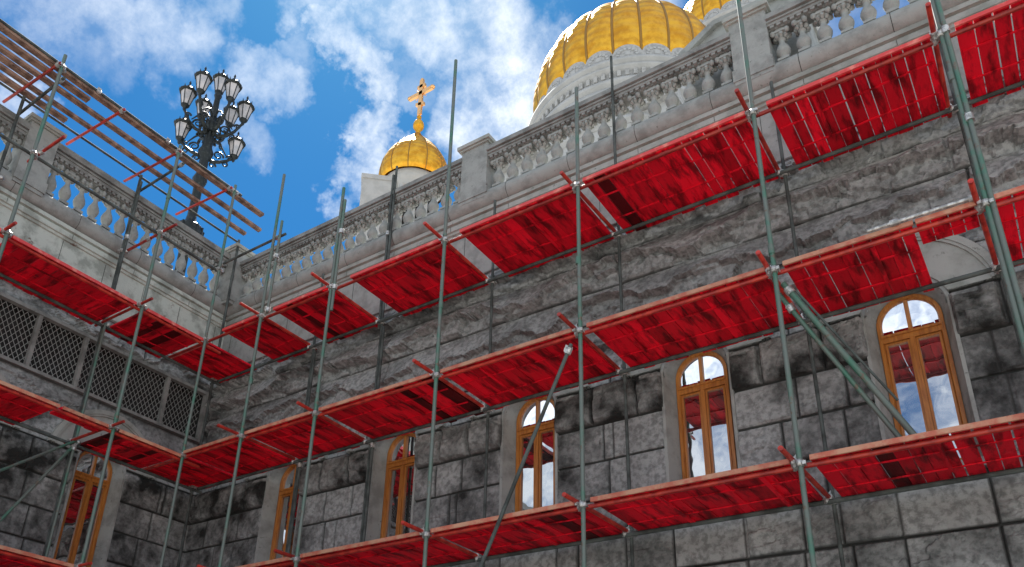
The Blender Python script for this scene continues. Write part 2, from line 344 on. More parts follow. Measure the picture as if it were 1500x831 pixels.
    soot_shade = np.where((row == 11) | (row == 10), soot_shade*1.15+.26, soot_shade); soot_shade = np.where((row >= 17), soot_shade*.40, soot_shade)
    soot_shade = soot_shade + .22*np.clip((2.5-np.abs(U))/3.5, 0, 1)*(row < 17) if right else soot_shade+.10
    soot_shade = np.where(row <= 9, np.maximum(soot_shade*1.1, .36), soot_shade)
    shade_patches = sm((fbm(U*.9+.6*Z+7, Z*4.2-U*.5, 97, 6, .6)-.50)/.03)*sm((fbm(U*.35, Z*.8, 99, 2)-.30)/.2)  # ragged dark patches painted to stand in for shade under the rock ledges
    soot_shade = np.where(row >= 15, np.maximum(soot_shade*.7, shade_patches*.9), soot_shade)
    soot_shade = np.where((row == 13), .1, soot_shade)
    soot_shade = np.where(smooth > 0, soot_shade*.35+.05, soot_shade)
    soot_shade = np.where((F1 > .62) & (row >= 14), soot_shade+.22, soot_shade)
    joint = np.where(row >= 14, (dz < .012)*.95+((du < .010) & (dz >= .010))*.4, (d < .011)*.92)
    Hh = H
    ny, nx = U.shape
    if right: V = np.stack([U, YW-Hh, Z], -1)
    else: V = np.stack([XW+Hh, U, Z], -1)
    idx = np.arange(ny*nx).reshape(ny, nx)
    cu = (U[:-1, :-1]+U[1:, 1:])/2; cz = (Z[:-1, :-1]+Z[1:, 1:])/2
    keep = np.ones(cu.shape, bool)
    for c in wins:
        keep &= ~((np.abs(cu-c) < .385) & (cz < -.07) & (cz > -1.74)); keep &= ~((np.hypot(cu-c, cz+.07) < .375) & (cz >= -.07))
    for (a0, a1, b0, b1) in holes: keep &= ~((cu > a0) & (cu < a1) & (cz > b0) & (cz < b1))
    a, b_, c_, d_ = idx[:-1, :-1][keep], idx[:-1, 1:][keep], idx[1:, 1:][keep], idx[1:, :-1][keep]
    F = np.stack([a, b_, c_, d_], 1)
    me = bpy.data.meshes.new(name); nv = ny*nx; nf = len(F)
    me.vertices.add(nv); me.vertices.foreach_set('co', V.reshape(-1).astype(np.float32))
    me.loops.add(nf*4); me.loops.foreach_set('vertex_index', F.reshape(-1).astype(np.int32))
    me.polygons.add(nf); me.polygons.foreach_set('loop_start', np.arange(0, nf*4, 4, dtype=np.int32))
    me.update(calc_edges=True)
    for nm, arr in (('soot_shade', soot_shade), ('joint', joint)):
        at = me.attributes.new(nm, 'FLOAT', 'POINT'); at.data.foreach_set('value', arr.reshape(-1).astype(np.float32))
    me.polygons.foreach_set('use_smooth', np.zeros(nf, bool))
    me.materials.append(material); o = bpy.data.objects.new(name, me); COL.objects.link(o); o.parent = parent_thing; o['_o'] = parent_thing['_o']
    return o

WX = [9.75-2.228*k for k in range(5)]+[9.75+2.228]
rw = empty('stone_wall', (0, 0, 0), 'long grey rock-faced granite wall with five arched windows, right of the inner corner', 'wall')
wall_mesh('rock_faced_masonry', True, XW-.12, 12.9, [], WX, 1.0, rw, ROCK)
lw_ = empty('stone_wall', (0, 0, 0), 'grey-green stone wall with a long metal lattice vent, left of the inner corner', 'wall')
LWX = [-.45, -2.678]
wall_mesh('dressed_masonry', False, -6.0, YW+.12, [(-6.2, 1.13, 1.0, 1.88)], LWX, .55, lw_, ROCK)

PROF = [(0, 2.35), (.035, 2.37), (.035, 3.25), (.06, 3.262), (.06, 3.30), (.085, 3.312), (.085, 3.395), (.05, 3.40), (.05, 3.425), (.10, 3.435), (.10, 3.50)]
TOR = [(.005+.172*math.cos(a), 3.668+.172*math.sin(a)) for a in np.linspace(-math.pi*.45, math.pi*.5, 13)]
def sweep(profile, right, end, smooth=False, start_in=0.):
    """profile of (outward, z) swept along a wall from the inner corner, mitred there"""
    m = MB(); vs = []
    for o_, z in profile:
        if right: vs += [(XW+o_+start_in, YW-o_, z), (end, YW-o_, z)]
        else: vs += [(XW+o_, YW-o_-start_in, z), (XW+o_, end, z)]
    m.add(vs, [(2*i, 2*i+1, 2*i+3, 2*i+2) for i in range(len(profile)-1)], smooth); return m
for right, th, end in ((True, rw, 12.9), (False, lw_, -6.0)):
    fz = sweep(PROF[:3], right, end); 
    L0 = end-(XW if right else YW)
    fo = fz.build('frieze', DRESS if right else FRZ, th)
    # narrow vertical joints of the frieze slabs, cut as dark mortar lines standing 2 mm proud
    jm = MB(); u = .25
    while u < abs(L0)-.1:
        if right: jm.box(XW+u, XW+u+.006, YW-.038, YW-.03, 2.42, 3.24)
        else: jm.box(XW+.03, XW+.038, YW-u-.006, YW-u, 2.42, 3.24)
        u += .72+.1*random.random()
    jm.build('mortar_joints', VOIDM, th)
    sweep(PROF[2:], right, end).build('cornice', DRESS_L if right else FRZ, th)
    sweep(TOR, right, end, True).build('torus_moulding', DRESS, th)
    jm = MB(); u = .9; tj = [(o_*1.0+.0012*math.cos(a), z+.0012*math.sin(a)) for (o_, z), a in zip(TOR, np.linspace(-math.pi*.45, math.pi*.5, 13))]
    tj = [(o_+.002, z) for o_, z in tj]
    while u < abs(L0)-.1:
        vs = []
        for o_, z in tj:
            for q in (u, u+.007): vs.append((XW+q, YW-o_, z) if right else (XW+o_, YW-q, z))
        jm.add(vs, [(2*i, 2*i+1, 2*i+3, 2*i+2) for i in range(len(tj)-1)])
        if right: jm.box(XW+u, XW+u+.006, YW-.087, YW-.083, 3.312, 3.395)
        else: jm.box(XW+.083, XW+.087, YW-u-.006, YW-u, 3.312, 3.395)
        u += 1.02+.12*random.random()
    jm.build('moulding_joints', VOIDM, th)
    sweep([(.012, 3.832), (-.5, 3.832), (-.5, 3.3)], right, end).build('plinth_course', DRESS, th)

def arch_pts(c, hw, zc, zb, n=20):
    return [(c-hw, zb)]+[(c+hw*math.cos(a), zc+hw*math.sin(a)) for a in np.linspace(math.pi, 0, n)]+[(c+hw, zb)]
def P3(right, u, dpt, z):      # dpt = depth into the wall
    return (u, YW+dpt, z) if right else (XW-dpt, u, z)
def archband(m, right, c, prof, zc, zb, closed=True, n=20):
    """prof: list of (half width, depth) swept round the arched opening"""
    rows = [arch_pts(c, hw, zc, zb, n) for hw, _ in prof]; k = len(rows[0]); vs = []
    for (hw, dp), rr in zip(prof, rows): vs += [P3(right, u, dp, z) for u, z in rr]
    nn = len(prof); rng_ = range(nn) if closed else range(nn-1)
    fs = [(j*k+i, j*k+i+1, ((j+1) % nn)*k+i+1, ((j+1) % nn)*k+i) for j in rng_ for i in range(k-1)]
    m.add(vs, fs)
def pbox(m, right, u0, u1, d0, d1, z0, z1):
    if right: m.box(u0, u1, YW+d0, YW+d1, z0, z1)
    else: m.box(XW-d1, XW-d0, u0, u1, z0, z1)
def fill_arch(m, right, u0, u1, c, hw, zc, z0, dp, n=14):
    us = np.linspace(u0, u1, n); top = [(u, zc+math.sqrt(max(hw*hw-(u-c)**2, 0))) for u in us]
    m.add([P3(right, u, dp, z) for u, z in [(u1, z0), (u0, z0)]+top], [tuple(range(n+2))])
def window(right, c, th, lab):
    sr = MB(); archband(sr, right, c, [(.42, .02), (.42, -.028), (.385, -.028), (.31, .20), (.31, .24), (.43, .24)], -.07, -1.75)
    sr.build('window_surround', DRESS, th)
    ar = MB(); n_ = 28
    for r0_, r1_, dp in ((.42, .80, -.050), (.80, .83, -.072), (.83, .90, -.085)):
        vs = []
        for a in np.linspace(math.asin(.08/r1_), math.pi-math.asin(.08/r1_), n_):
            for rr_, dd_ in ((r0_, .02), (r0_, dp), (r1_, dp), (r1_, .02)): vs.append(P3(right, c+rr_*math.cos(a), dd_, max(-.07+rr_*math.sin(a), .035)))
        ar.add(vs, [(4*i+j, 4*i+j+1, 4*i+5+j, 4*i+4+j) for i in range(n_-1) for j in range(3)])
    ar.build('arch_stone', DRESS_L, th)
    sl = MB(); pbox(sl, right, c-.46, c+.46, -.07, .26, -1.83, -1.745); sl.build('window_sill', DRESS, th)
    w = MB(); archband(w, right, c, [(.31, .20), (.31, .17), (.275, .165), (.262, .19), (.262, .24), (.31, .24)], -.07, -1.745)
    pbox(w, right, c-.275, c+.275, .168, .235, -.262, -.17); pbox(w, right, c-.285, c+.285, .150, .17, -.205, -.178)
    pbox(w, right, c-.025, c+.025, .172, .235, -1.745, -.262); pbox(w, right, c-.02, c+.02, .176, .235, -.17, .185)
    pbox(w, right, c-.262, c+.262, .176, .235, -1.745, -1.66)
    wo = w.build('window', WOOD, th)
    wo['label'] = lab
    for s in (-1, 1):
        f = MB(); a, b_ = (c-.260, c-.027) if s < 0 else (c+.027, c+.260)
        e = .022
        for (p, q, z0, z1) in ((a, a+e, -1.655, -.268), (b_-e, b_, -1.655, -.268), (a+e, b_-e, -.268-e, -.268), (a+e, b_-e, -1.655, -1.655+e*1.3)):
            pbox(f, right, p, q, .185, .228, z0, z1)
        f.build('sash', WOOD, wo)
        g_ = MB(); g_.add([P3(right, u, .21, z) for u, z in ((a, -1.66), (b_, -1.66), (b_, -.265), (a, -.265))], [(0, 1, 2, 3)]); g_.build('pane', GLASS, wo)
        g_ = MB(); u0, u1 = (c-.262, c-.018) if s < 0 else (c+.018, c+.262); fill_arch(g_, right, u0, u1, c, .27, -.07, -.172, .205); g_.build('lunette_pane', GLASS, wo)
    rm = MB(); pbox(rm, right, c-.40, c+.40, .245, .5, -1.80, .34); rm.build('dark_room', DARKIN, th)
WL = ['arched wooden window at far right beside the green brace', 'arched wooden window, second from the right', 'arched wooden window behind the thin diagonal tube', 'narrow-looking arched wooden window in the middle bay', 'arched wooden window nearest the inner corner', 'arched wooden window beyond the right edge']
for c, l in zip(WX, WL): window(True, c, rw, l)
window(False, LWX[0], lw_, 'arched wooden window on the left wall'); window(False, LWX[1], lw_, 'second arched window on the left wall')

# lattice vent on the left wall
gr = MB()
gr.box(XW-.30, XW-.29, -6, 1.13, .98, 1.90); gr.box(XW-.3, XW+.0, -6, 1.16, 1.878, 1.90); gr.box(XW-.3, XW+.0, 1.128, 1.16, .98, 1.878)
vent = gr.build('vent_recess', VOIDM, lw_)
fr = MB(); fr.box(XW-.05, XW+.05, -6, 1.19, .955, 1.005); fr.box(XW-.05, XW+.045, -6, 1.19, 1.87, 1.925); fr.box(XW-.05, XW+.04, 1.12, 1.19, 1.005, 1.87)
fr.build('vent_frame', DRESS_D, lw_)
yy = 1.125; k = 0
while yy > -5.9:
    y0 = yy-.76
    gl = MB(); st = .082; x = XW-.055
    # diagonal lattice strips clipped to the bay
    for s_ in (1, -1):
        for t_ in np.arange(-1.2, 1.9, st):
            pts = []
            z0, z1 = 1.01, 1.865; a0, a1 = y0+.03, yy-.03
            # line y = a0 + t + s*(z-z0)*.62 (steep diamonds)
            sl_ = .62*s_
            ya, yb = a0+t_, a0+t_+sl_*(z1-z0)
            ta, tb = 0., 1.
            dy = yb-ya
            for lo_, hi_ in ((a0, a1),):
                r1, r2 = (lo_-ya)/dy, (hi_-ya)/dy
                if r1 > r2: r1, r2 = r2, r1
                ta, tb = max(ta, r1), min(tb, r2)
            if tb-ta > .03:
                A_, B_ = Vector((x+.006*s_, ya+dy*ta, z0+(z1-z0)*ta)), Vector((x+.006*s_, ya+dy*tb, z0+(z1-z0)*tb))
                dd = (B_-A_); n_ = Vector((1, 0, 0)).cross(dd).normalized()
                gl.obox((A_+B_)/2, dd/2, n_*.0042, Vector((.0025, 0, 0)))
    gl.build('lattice_panel', LATT, lw_)
    mu = MB(); mu.box(XW-.045, XW+.03, y0-.03, y0+.03, 1.005, 1.87); mu.build('vent_mullion', DRESS_D, lw_)
    yy = y0

# ------------------------------------------------------------------ balustrades
def baluster_mb(x, y, z0):
    m = MB(); Z = lambda v: z0+v
    m.box(x-.07, x+.07, y-.07, y+.07, Z(0), Z(.035))
    pr = [(.055, .035), (.062, .05), (.045, .062), (.05, .075), (.076, .11), (.090, .15), (.091, .18), (.078, .22), (.055, .26), (.038, .30), (.034, .33), (.036, .35), (.052, .36), (.052, .375), (.038, .385), (.05, .41), (.075, .435)]
    m.lathe((x, y, z0), pr, 16)
    m.box(x-.085, x+.085, y-.085, y+.085, Z(.435), Z(.465))
    for i in range(8):                       # leaf curls round the capital
        a = math.pi*i/4+.2; e = Vector((math.cos(a), math.sin(a), 0)); c = Vector((x, y, Z(.405)))+e*.068
        m.obox(c, e*.018+Vector((0, 0, .012)), Vector((-e.y, e.x, 0))*.016, Vector((0, 0, .032))-e*.01)
    for s in (-1, 1):
        for v in (-1, 1): m.lathe((x+s*.088, y+v*.06, Z(.405)), [(.01, 0), (.036, .02), (.036, .055), (.012, .085)], 7)
    m.box(x-.05, x+.05, y-.06, y+.06, Z(.465), Z(.505))
    return m
BALM = None
BZ = 3.832
def balustrade(right, a, b, label):
    org = Vector(((a+b)/2, 1.27, BZ)) if right else Vector((-1.34, (a+b)/2, BZ)); kz = 1.06 if right else 1.26
    o = empty('stone_balustrade', org, label, 'balustrade', 'balustrade runs between the pedestals')
    m = MB()
    def seg(o0, o1, z0, z1):
        z0, z1 = BZ+(z0-BZ)*kz, BZ+(z1-BZ)*kz
        if right: m.box(a, b, 1.27-o0, 1.27+o1, z0, z1)
        else: m.box(-1.34-o1, -1.34+o0, a, b, z0, z1)
    seg(.08, .08, 4.337, 4.375); seg(.125, .125, 4.375, 4.415); seg(.145, .145, 4.415, 4.445); seg(.12, .12, 4.445, 4.458); seg(.175, .175, 4.458, 4.525); seg(.15, .15, 4.525, 4.56)
    u = a+.03
    while u < b-.05:
        z0, z1 = BZ+(4.34-BZ)*kz, BZ+(4.376-BZ)*kz
        if right: m.box(u, u+.05, 1.15, 1.192, z0, z1)
        else: m.box(-1.262, -1.220, u, u+.05, z0, z1)
        u += .0838
    m.build('rail', DRESS_D, o)
    global BALM
    n = int(round((b-a)/.2515)); st = (b-a)/n
    for i in range(n):
        u = a+st*(i+.5)
        if BALM is None:
            BALM = q = baluster_mb(*org).build('baluster', DRESS, o)
        else:
            q = BALM.copy(); COL.objects.link(q); q.parent = o
        q.location = Vector((u, 1.27, BZ) if right else (-1.34, u, BZ))-org
        q.scale = (1, 1, kz); q.rotation_euler = (0, 0, random.choice([0, math.pi/2, math.pi]))
    return o
balustrade(True, -1.02, 4.11, 'pale stone balustrade between the inner corner and the first capped pedestal on the right wall')
balustrade(True, 4.59, 8.41, 'pale stone balustrade between the two capped pedestals on the right wall')
balustrade(True, 8.88, 12.9, 'pale stone balustrade at the top right edge, right of the second pedestal')
balustrade(False, -2.47, .98, 'pale stone balustrade along the left wall below the black street lamp')
balustrade(False, -6.0, -2.93, 'pale stone balustrade at the far left behind the top planks')
def pedestal(x0, x1, y0, y1, zt, label, apex=.2):
    o = empty('stone_pedestal', ((x0+x1)/2, (y0+y1)/2, 3.64), label, 'pedestal', 'pedestals of the balustrade')
    m = MB(); m.box(x0, x1, y0, y1, 3.64, zt); m.box(x0-.02, x1+.02, y0-.012, y1+.02, 3.70, 3.89); m.build('pedestal_body', DRESS, o)
    m = MB(); m.box(x0-.03, x1+.03, y0-.03, y1+.03, zt, zt+.035); m.box(x0-.06, x1+.06, y0-.06, y1+.06, zt+.035, zt+.10)
    cx, cy = (x0+x1)/2, (y0+y1)/2; z = zt+.10; a = .05
    m.add([(x0-a, y0-a, z), (x1+a, y0-a, z), (x1+a, y1+a, z), (x0-a, y1+a, z), (cx, cy, z+apex)], [(0, 1, 4), (1, 2, 4), (2, 3, 4), (3, 0, 4)])
    m.build('cap', DRESS_L, o)
pedestal(4.11, 4.59, 1.12, 1.5, 4.68, 'stone pedestal with low pyramid cap left of the big gold dome')
pedestal(8.41, 8.88, 1.12, 1.5, 4.70, 'stone pedestal with flat cap at top right below the second gold dome', .08)
pedestal(-1.55, -1.02, .98, 1.5, 4.80, 'stone corner pedestal where the two balustrades meet', .10)
pedestal(-1.56, -1.17, -2.93, -2.47, 4.80, 'stone pedestal on the left wall under the plank platform', .12)
# roofed block behind the second pedestal
m = MB(); fp = [(7.62, 3.55), (9.25, 3.55), (9.25, 5.40), (8.10, 5.42), (7.66, 5.12)]
m.add([(x, 1.62, z) for x, z in fp]+[(x, 2.7, z) for x, z in fp], [(0, 1, 2, 3, 4), (9, 8, 7, 6, 5)]+[(i, (i+1) % 5, 5+(i+1) % 5, 5+i) for i in range(5)])
fp = [(7.56, 5.07), (7.66, 5.07), (8.12, 5.37), (9.28, 5.35), (9.28, 5.42), (8.09, 5.46), (7.56, 5.14)]
m.add([(x, 1.55, z) for x, z in fp]+[(x, 2.75, z) for x, z in fp], [tuple(range(7)), tuple(range(13, 6, -1))]+[(i, (i+1) % 7, 7+(i+1) % 7, 7+i) for i in range(7)])
tag(m.build('roof_block', DRESS, origin=(8.4, 2.1, 3.55)), 'grey stone roof block with sloping top just behind the second pedestal', 'roof block')

# ------------------------------------------------------------------ church behind
def ribbed(c, prof, nr, name, parent, m, bulge=.03, sub=8):
    n = nr*sub; mb = MB()
    vs = []
    for r, z in prof:
        for i in range(n):
            ph = (i % sub)/sub; k = 1+bulge*math.sin(math.pi*ph)**.8-.0
            a = 2*math.pi*i/n; vs.append((c[0]+r*k*math.cos(a), c[1]+r*k*math.sin(a), c[2]+z))
    M_ = len(prof); mb.add(vs, [(j*n+i, j*n+(i+1) % n, (j+1)*n+(i+1) % n, (j+1)*n+i) for j in range(M_-1) for i in range(n)], True)
    return mb.build(name, m, parent)
def smoothprof(pts, k=6):
    out_ = []; P = [pts[0]]+pts+[pts[-1]]
    for i in range(1, len(P)-2):
        for j in range(k):
            t_ = j/k; q = []
            for d in (0, 1):
                a, b_, c_, d_ = P[i-1][d], P[i][d], P[i+1][d], P[i+2][d]
                q.append(.5*(2*b_+(c_-a)*t_+(2*a-5*b_+4*c_-d_)*t_*t_+(3*b_-a-3*c_+d_)*t_**3))
            out_.append((max(q[0], .001), q[1]))
    out_.append(pts[-1]); return out_
def ribs(c, prof, nr, parent, m, r=.08):
    for k in range(nr):
        a = 2*math.pi*k/nr; mb = MB(); mb.path([(c[0]+(q+.01)*math.cos(a), c[1]+(q+.01)*math.sin(a), c[2]+z) for q, z in prof[::2]], r, 6); mb.build('rib', m, parent)
DP = smoothprof([(5.45, 0), (5.72, .9), (5.85, 2.0), (5.72, 3.4), (5.25, 4.9), (4.45, 6.2), (3.3, 7.4), (2.0, 8.5), (1.1, 9.4), (.6, 10.4), (.35, 11.2)])
def big_tower(c, zb, sc, label, base):
    o = empty('domed_tower', (c[0], c[1], base), label, 'domed tower', 'gold domed church towers')
    C_ = (c[0], c[1], zb); pr = [(r*sc, z*sc) for r, z in DP]
    ribbed(C_, pr, 24, 'gold_dome', o, GOLD); ribs(C_, pr, 24, o, RIBM, .085*sc)
    m = MB(); m.lathe(C_, [(r*sc, z*sc) for r, z in ((.3, 11.1), (.35, 11.3), (.75, 11.8), (.8, 12.2), (.5, 12.7), (.15, 13.0), (.12, 14))], 16)
    m.box(c[0]-.1*sc, c[0]+.1*sc, c[1]-.06*sc, c[1]+.06*sc, zb+14*sc, zb+18*sc); m.box(c[0]-1.1*sc, c[0]+1.1*sc, c[1]-.07*sc, c[1]+.07*sc, zb+16*sc, zb+16.25*sc)
    m.build('finial_cross', GOLD, o)
    # scalloped lace band round the foot of the dome
    m = MB(); n = 24*12; R1 = 5.98*sc; vs = []
    for i in range(n):
        a = 2*math.pi*(i/n); t_ = (i % 12)/12; h = (.35+.55*math.sqrt(abs(math.sin(math.pi*t_))))*sc
        for rr, zz in ((R1+.05, -.35*sc), (R1, h), (R1-.25*sc, h), (R1-.35*sc, -.3*sc)):
            vs.append((c[0]+rr*math.cos(a), c[1]+rr*math.sin(a), zb+zz))
    m.add(vs, [(4*i+j, 4*((i+1) % n)+j, 4*((i+1) % n)+j+1, 4*i+j+1) for i in range(n) for j in range(3)]); m.build('lace_band', LACE, o)
    m = MB(); m.lathe(C_, [(r*sc, z*sc) for r, z in ((5.95, -4.6), (5.95, -4.5), (6.1, -4.42), (6.1, -4.2), (5.93, -4.15), (5.93, -2.75), (6.02, -2.7), (6.02, -2.45), (6.14, -2.4), (6.14, -2.12), (5.98, -2.08), (5.98, -1.95), (6.2, -1.85), (6.2, -1.6), (6.02, -1.5), (6.02, -1.05), (6.3, -.95), (6.3, -.78), (6.2, -.76), (6.2, -.70), (6.42, -.62), (6.42, -.42), (6.25, -.38), (5.2, -.3))], 96)
    m.build('cornice', WHITE, o)
    m = MB(); m.lathe(C_, [(5.9*sc, -(zb-base)), (5.9*sc, -4.4*sc)], 96); m.build('drum', WHITE, o)
    for k in range(24):
        a = 2*math.pi*(k+.5)/24; e = Vector((math.cos(a), math.sin(a), 0)); cc = Vector((c[0], c[1], zb+.22*sc))+e*R1; m = MB(); f = Vector((-e.y, e.x, 0))
        for q in np.linspace(0, math.pi, 8): m.obox(cc+f*.5*sc*math.cos(q)+Vector((0, 0, .42*sc*math.sin(q)-.1)), e*.05, f*.075*sc, (0, 0, .07*sc))
        m.obox(cc+Vector((0, 0, .02)), e*.05, f*.14*sc, (0, 0, .15*sc)); m.build('carved_rosette', WHITE, o)
    # small corbels under the cornice
    m = MB()
    for k in range(90):
        a = 2*math.pi*k/90; e = Vector((math.cos(a), math.sin(a), 0)); f = Vector((-e.y, e.x, 0))
        m.obox(Vector((c[0], c[1], zb-1.28*sc))+e*6.10*sc, e*.09*sc, f*.10*sc, Vector((0, 0, .20*sc)))
        m.obox(Vector((c[0], c[1], zb-3.55*sc))+e*5.98*sc, e*.10*sc, f*.12*sc, Vector((0, 0, .35*sc)))
    tag(m.build('corbel_ring', LACE, o), kind='stuff')
    # arched niches with dark openings lower on the drum
    for k in range(16):
        a = 2*math.pi*(k+.5)/16; e = Vector((math.cos(a), math.sin(a), 0)); f = Vector((-e.y, e.x, 0)); m = MB()
        cc = Vector((c[0], c[1], zb-9*sc))+e*5.92*sc
        pts = [cc-f*.55*sc-Vector((0, 0, 2.5*sc))]+[cc+f*.55*sc*math.cos(q)+Vector((0, 0, 2.4*sc+.55*sc*math.sin(q))) for q in np.linspace(math.pi, 0, 9)]+[cc+f*.55*sc-Vector((0, 0, 2.5*sc))]
        vs = [p-e*.25 for p in pts]+[p+e*.02 for p in pts]; n_ = len(pts)
        m.add(vs, [tuple(range(n_, 2*n_))]+[(i, i+1, n_+i+1, n_+i) for i in range(n_-1)]); m.build('belfry_opening', VOIDM, o)
    return o
ch = empty('church', (-10, 45, 3.55), 'white church body below the gold domes, hidden behind the balustrade', 'church')
m = MB(); m.box(-36, 26, 26, 70, 3.55, 14.0); m.box(-12.2, -.6, 24, 70, 14.0, 30.2); m.build('body', WHITE, ch)
m = MB(); m.box(-12.6, -.4, 23.6, 70.4, 28.6, 29.2); m.build('cornice', LACE, ch)
big_tower((-5.1, 29.2), 32.5, 1.0, 'wide tower with ribbed gold dome and scalloped pale band, top centre', 14.0)
big_tower((-5.4, 60.0), 67.6, 1.22, 'gold dome partly cut off at the top edge, right of the big one', 14.0)

SD = smoothprof([(2.85, 0), (3.06, .5), (3.10, 1.2), (2.95, 2.2), (2.5, 3.3), (1.75, 4.4), (1.0, 5.3), (.5, 5.9), (.28, 6.3)])
sx, sy, sz = 10.5-.673*60+.10, -7.0+.739*60+.12, 45.95
st = empty('domed_tower', (sx, sy, 14.0), 'small distant tower with gold helmet dome and ornate cross, left of centre', 'domed tower', 'gold domed church towers')
ribbed((sx, sy, sz), SD, 12, 'gold_dome', st, GOLD, .015); ribs((sx, sy, sz), SD, 12, st, RIBM, .045)
m = MB(); m.lathe((sx, sy, sz), [(.3, 6.2), (.2, 6.6), (.25, 6.75), (.48, 7.1), (.52, 7.4), (.42, 7.75), (.18, 8.1), (.15, 8.3), (.24, 8.4), (.1, 8.6)], 14); m.build('finial', GOLD, st)
m = MB(); e = Vector((1, 0, 0)); zc = sz+10.9; c0 = Vector((sx, sy, zc))
m.obox(c0, e*.20, Vector((0, .12, 0)), (0, 0, 2.2)); m.obox(c0+Vector((0, 0, .5)), e*1.4, Vector((0, .12, 0)), (0, 0, .22))
for dz, w in ((1.35, .45), (-.9, .5)): m.obox(c0+Vector((0, 0, dz)), e*w+Vector((0, 0, -.15 if dz < 0 else 0)), Vector((0, .12, 0)), (0, 0, .17))
for s_ in (-1, 1):
    m.lathe(c0+e*1.35*s_+Vector((0, 0, .38)), [(.02, 0), (.24, .08), (.24, .24), (.02, .34)], 8)
    for t_ in (-1, 1): m.tube(c0+Vector((0, 0, .5)), c0+e*.6*s_+Vector((0, 0, .5+.6*t_)), .05, 6)
m.lathe(c0+Vector((0, 0, 2.1)), [(.02, 0), (.16, .08), (.16, .2), (.02, .3)], 8)
m.build('cross', CROSSG, st)
m = MB(); m.lathe((sx, sy, sz), [(1.9, -1.3), (2.1, -1.1), (2.1, -.75), (2.3, -.6), (2.45, -.35), (2.45, -.12), (2.7, 0), (1.5, .05)], 48)
m.lathe((sx, sy, 14.0), [(1.75, 0), (1.75, sz-14.-1.2)], 24); m.build('drum', WHITE, st)
for k in range(12):
    a = 2*math.pi*(k+.5)/12; m = MB(); m.tube((sx+2.05*math.cos(a), sy+2.05*math.sin(a), sz-7), (sx+2.05*math.cos(a), sy+2.05*math.sin(a), sz-1.25), .22, 10); m.build('column', WHITE, st)
m = MB(); m.lathe((sx, sy, sz-7.4), [(1.78, .5), (1.78, 6.0)], 24); m.build('belfry_opening', VOIDM, st)
# pale block left of the small tower
E_ = Vector((.739, .673, 0)); Gd = Vector((-.673, .739, 0)); pc = Vector((10.5, -7.0, 0))+Gd*56-E_*2.55
m = MB(); m.obox((pc.x, pc.y, 27.65), E_*1.35, Gd*2.2, (0, 0, 13.65))
m.obox((pc.x, pc.y, 41.4), E_*1.45, Gd*2.3, (0, 0, .2))
tag(m.build('tower_block', WHITE, origin=(pc.x, pc.y, 14)), 'plain pale square tower top just left of the small gold dome', 'tower')

# ------------------------------------------------------------------ street lamp
LX, LY = -5.0, 2.33
lamp = empty('street_lamp', (LX, LY, 3.545), 'ornate black cast-iron street lamp with nine lanterns above the left balustrade', 'street lamp')
m = MB(); m.lathe((LX, LY, 0), [(.42, 3.55), (.42, 3.9), (.3, 4.0), (.26, 4.8), (.2, 5.0), (.13, 5.6), (.12, 7.2), (.13, 7.2), (.20, 7.3), (.28, 7.5), (.33, 7.7), (.33, 7.84), (.27, 7.9), (.15, 7.95), (.11, 8.2), (.11, 9.1), (.15, 9.2), (.18, 9.32), (.12, 9.5),
     (.11, 9.95), (.16, 10.05), (.19, 10.2), (.13, 10.35), (.10, 10.9), (.15, 11.0), (.17, 11.1), (.09, 11.25), (.07, 12.0), (.10, 12.1), (.05, 12.25)], 16)
for a in np.linspace(0, 2*math.pi, 13)[:-1]: m.tube((LX+.30*math.cos(a), LY+.30*math.sin(a), 7.5), (LX+.34*math.cos(a), LY+.34*math.sin(a), 7.84), .022, 6)
m.build('post', IRON, lamp)
def lantern(x, y, z, s=1.):
    g = MB(); g.lathe((x, y, z), [(.10*s, -.22*s), (.20*s, .24*s)], 6, False); gl = g.build('lantern', LGLASS, lamp)
    f = MB(); n = 6
    for i in range(n):
        a = 2*math.pi*i/n; f.tube((x+.103*s*math.cos(a), y+.103*s*math.sin(a), z-.23*s), (x+.205*s*math.cos(a), y+.205*s*math.sin(a), z+.25*s), .014*s, 5)
    f.lathe((x, y, z), [(.02*s, -.42*s), (.05*s, -.36*s), (.03*s, -.32*s), (.09*s, -.27*s), (.125*s, -.22*s), (.09*s, -.215*s)], 10)
    f.lathe((x, y, z), [(.19*s, .235*s), (.245*s, .25*s), (.25*s, .29*s), (.20*s, .31*s), (.15*s, .39*s), (.08*s, .44*s), (.07*s, .50*s), (.035*s, .53*s), (.02*s, .60*s), (.035*s, .63*s), (.004, .72*s)], 12)
    for i in range(n):
        a = 2*math.pi*i/n; f.tube((x+.235*s*math.cos(a), y+.235*s*math.sin(a), z+.27*s), (x+.25*s*math.cos(a), y+.25*s*math.sin(a), z+.37*s), .022*s, 5, .004)
    f.build('lantern_frame', IRON, gl)
va_ = math.atan2(.855, .519)      # direction at right angles to the line of sight
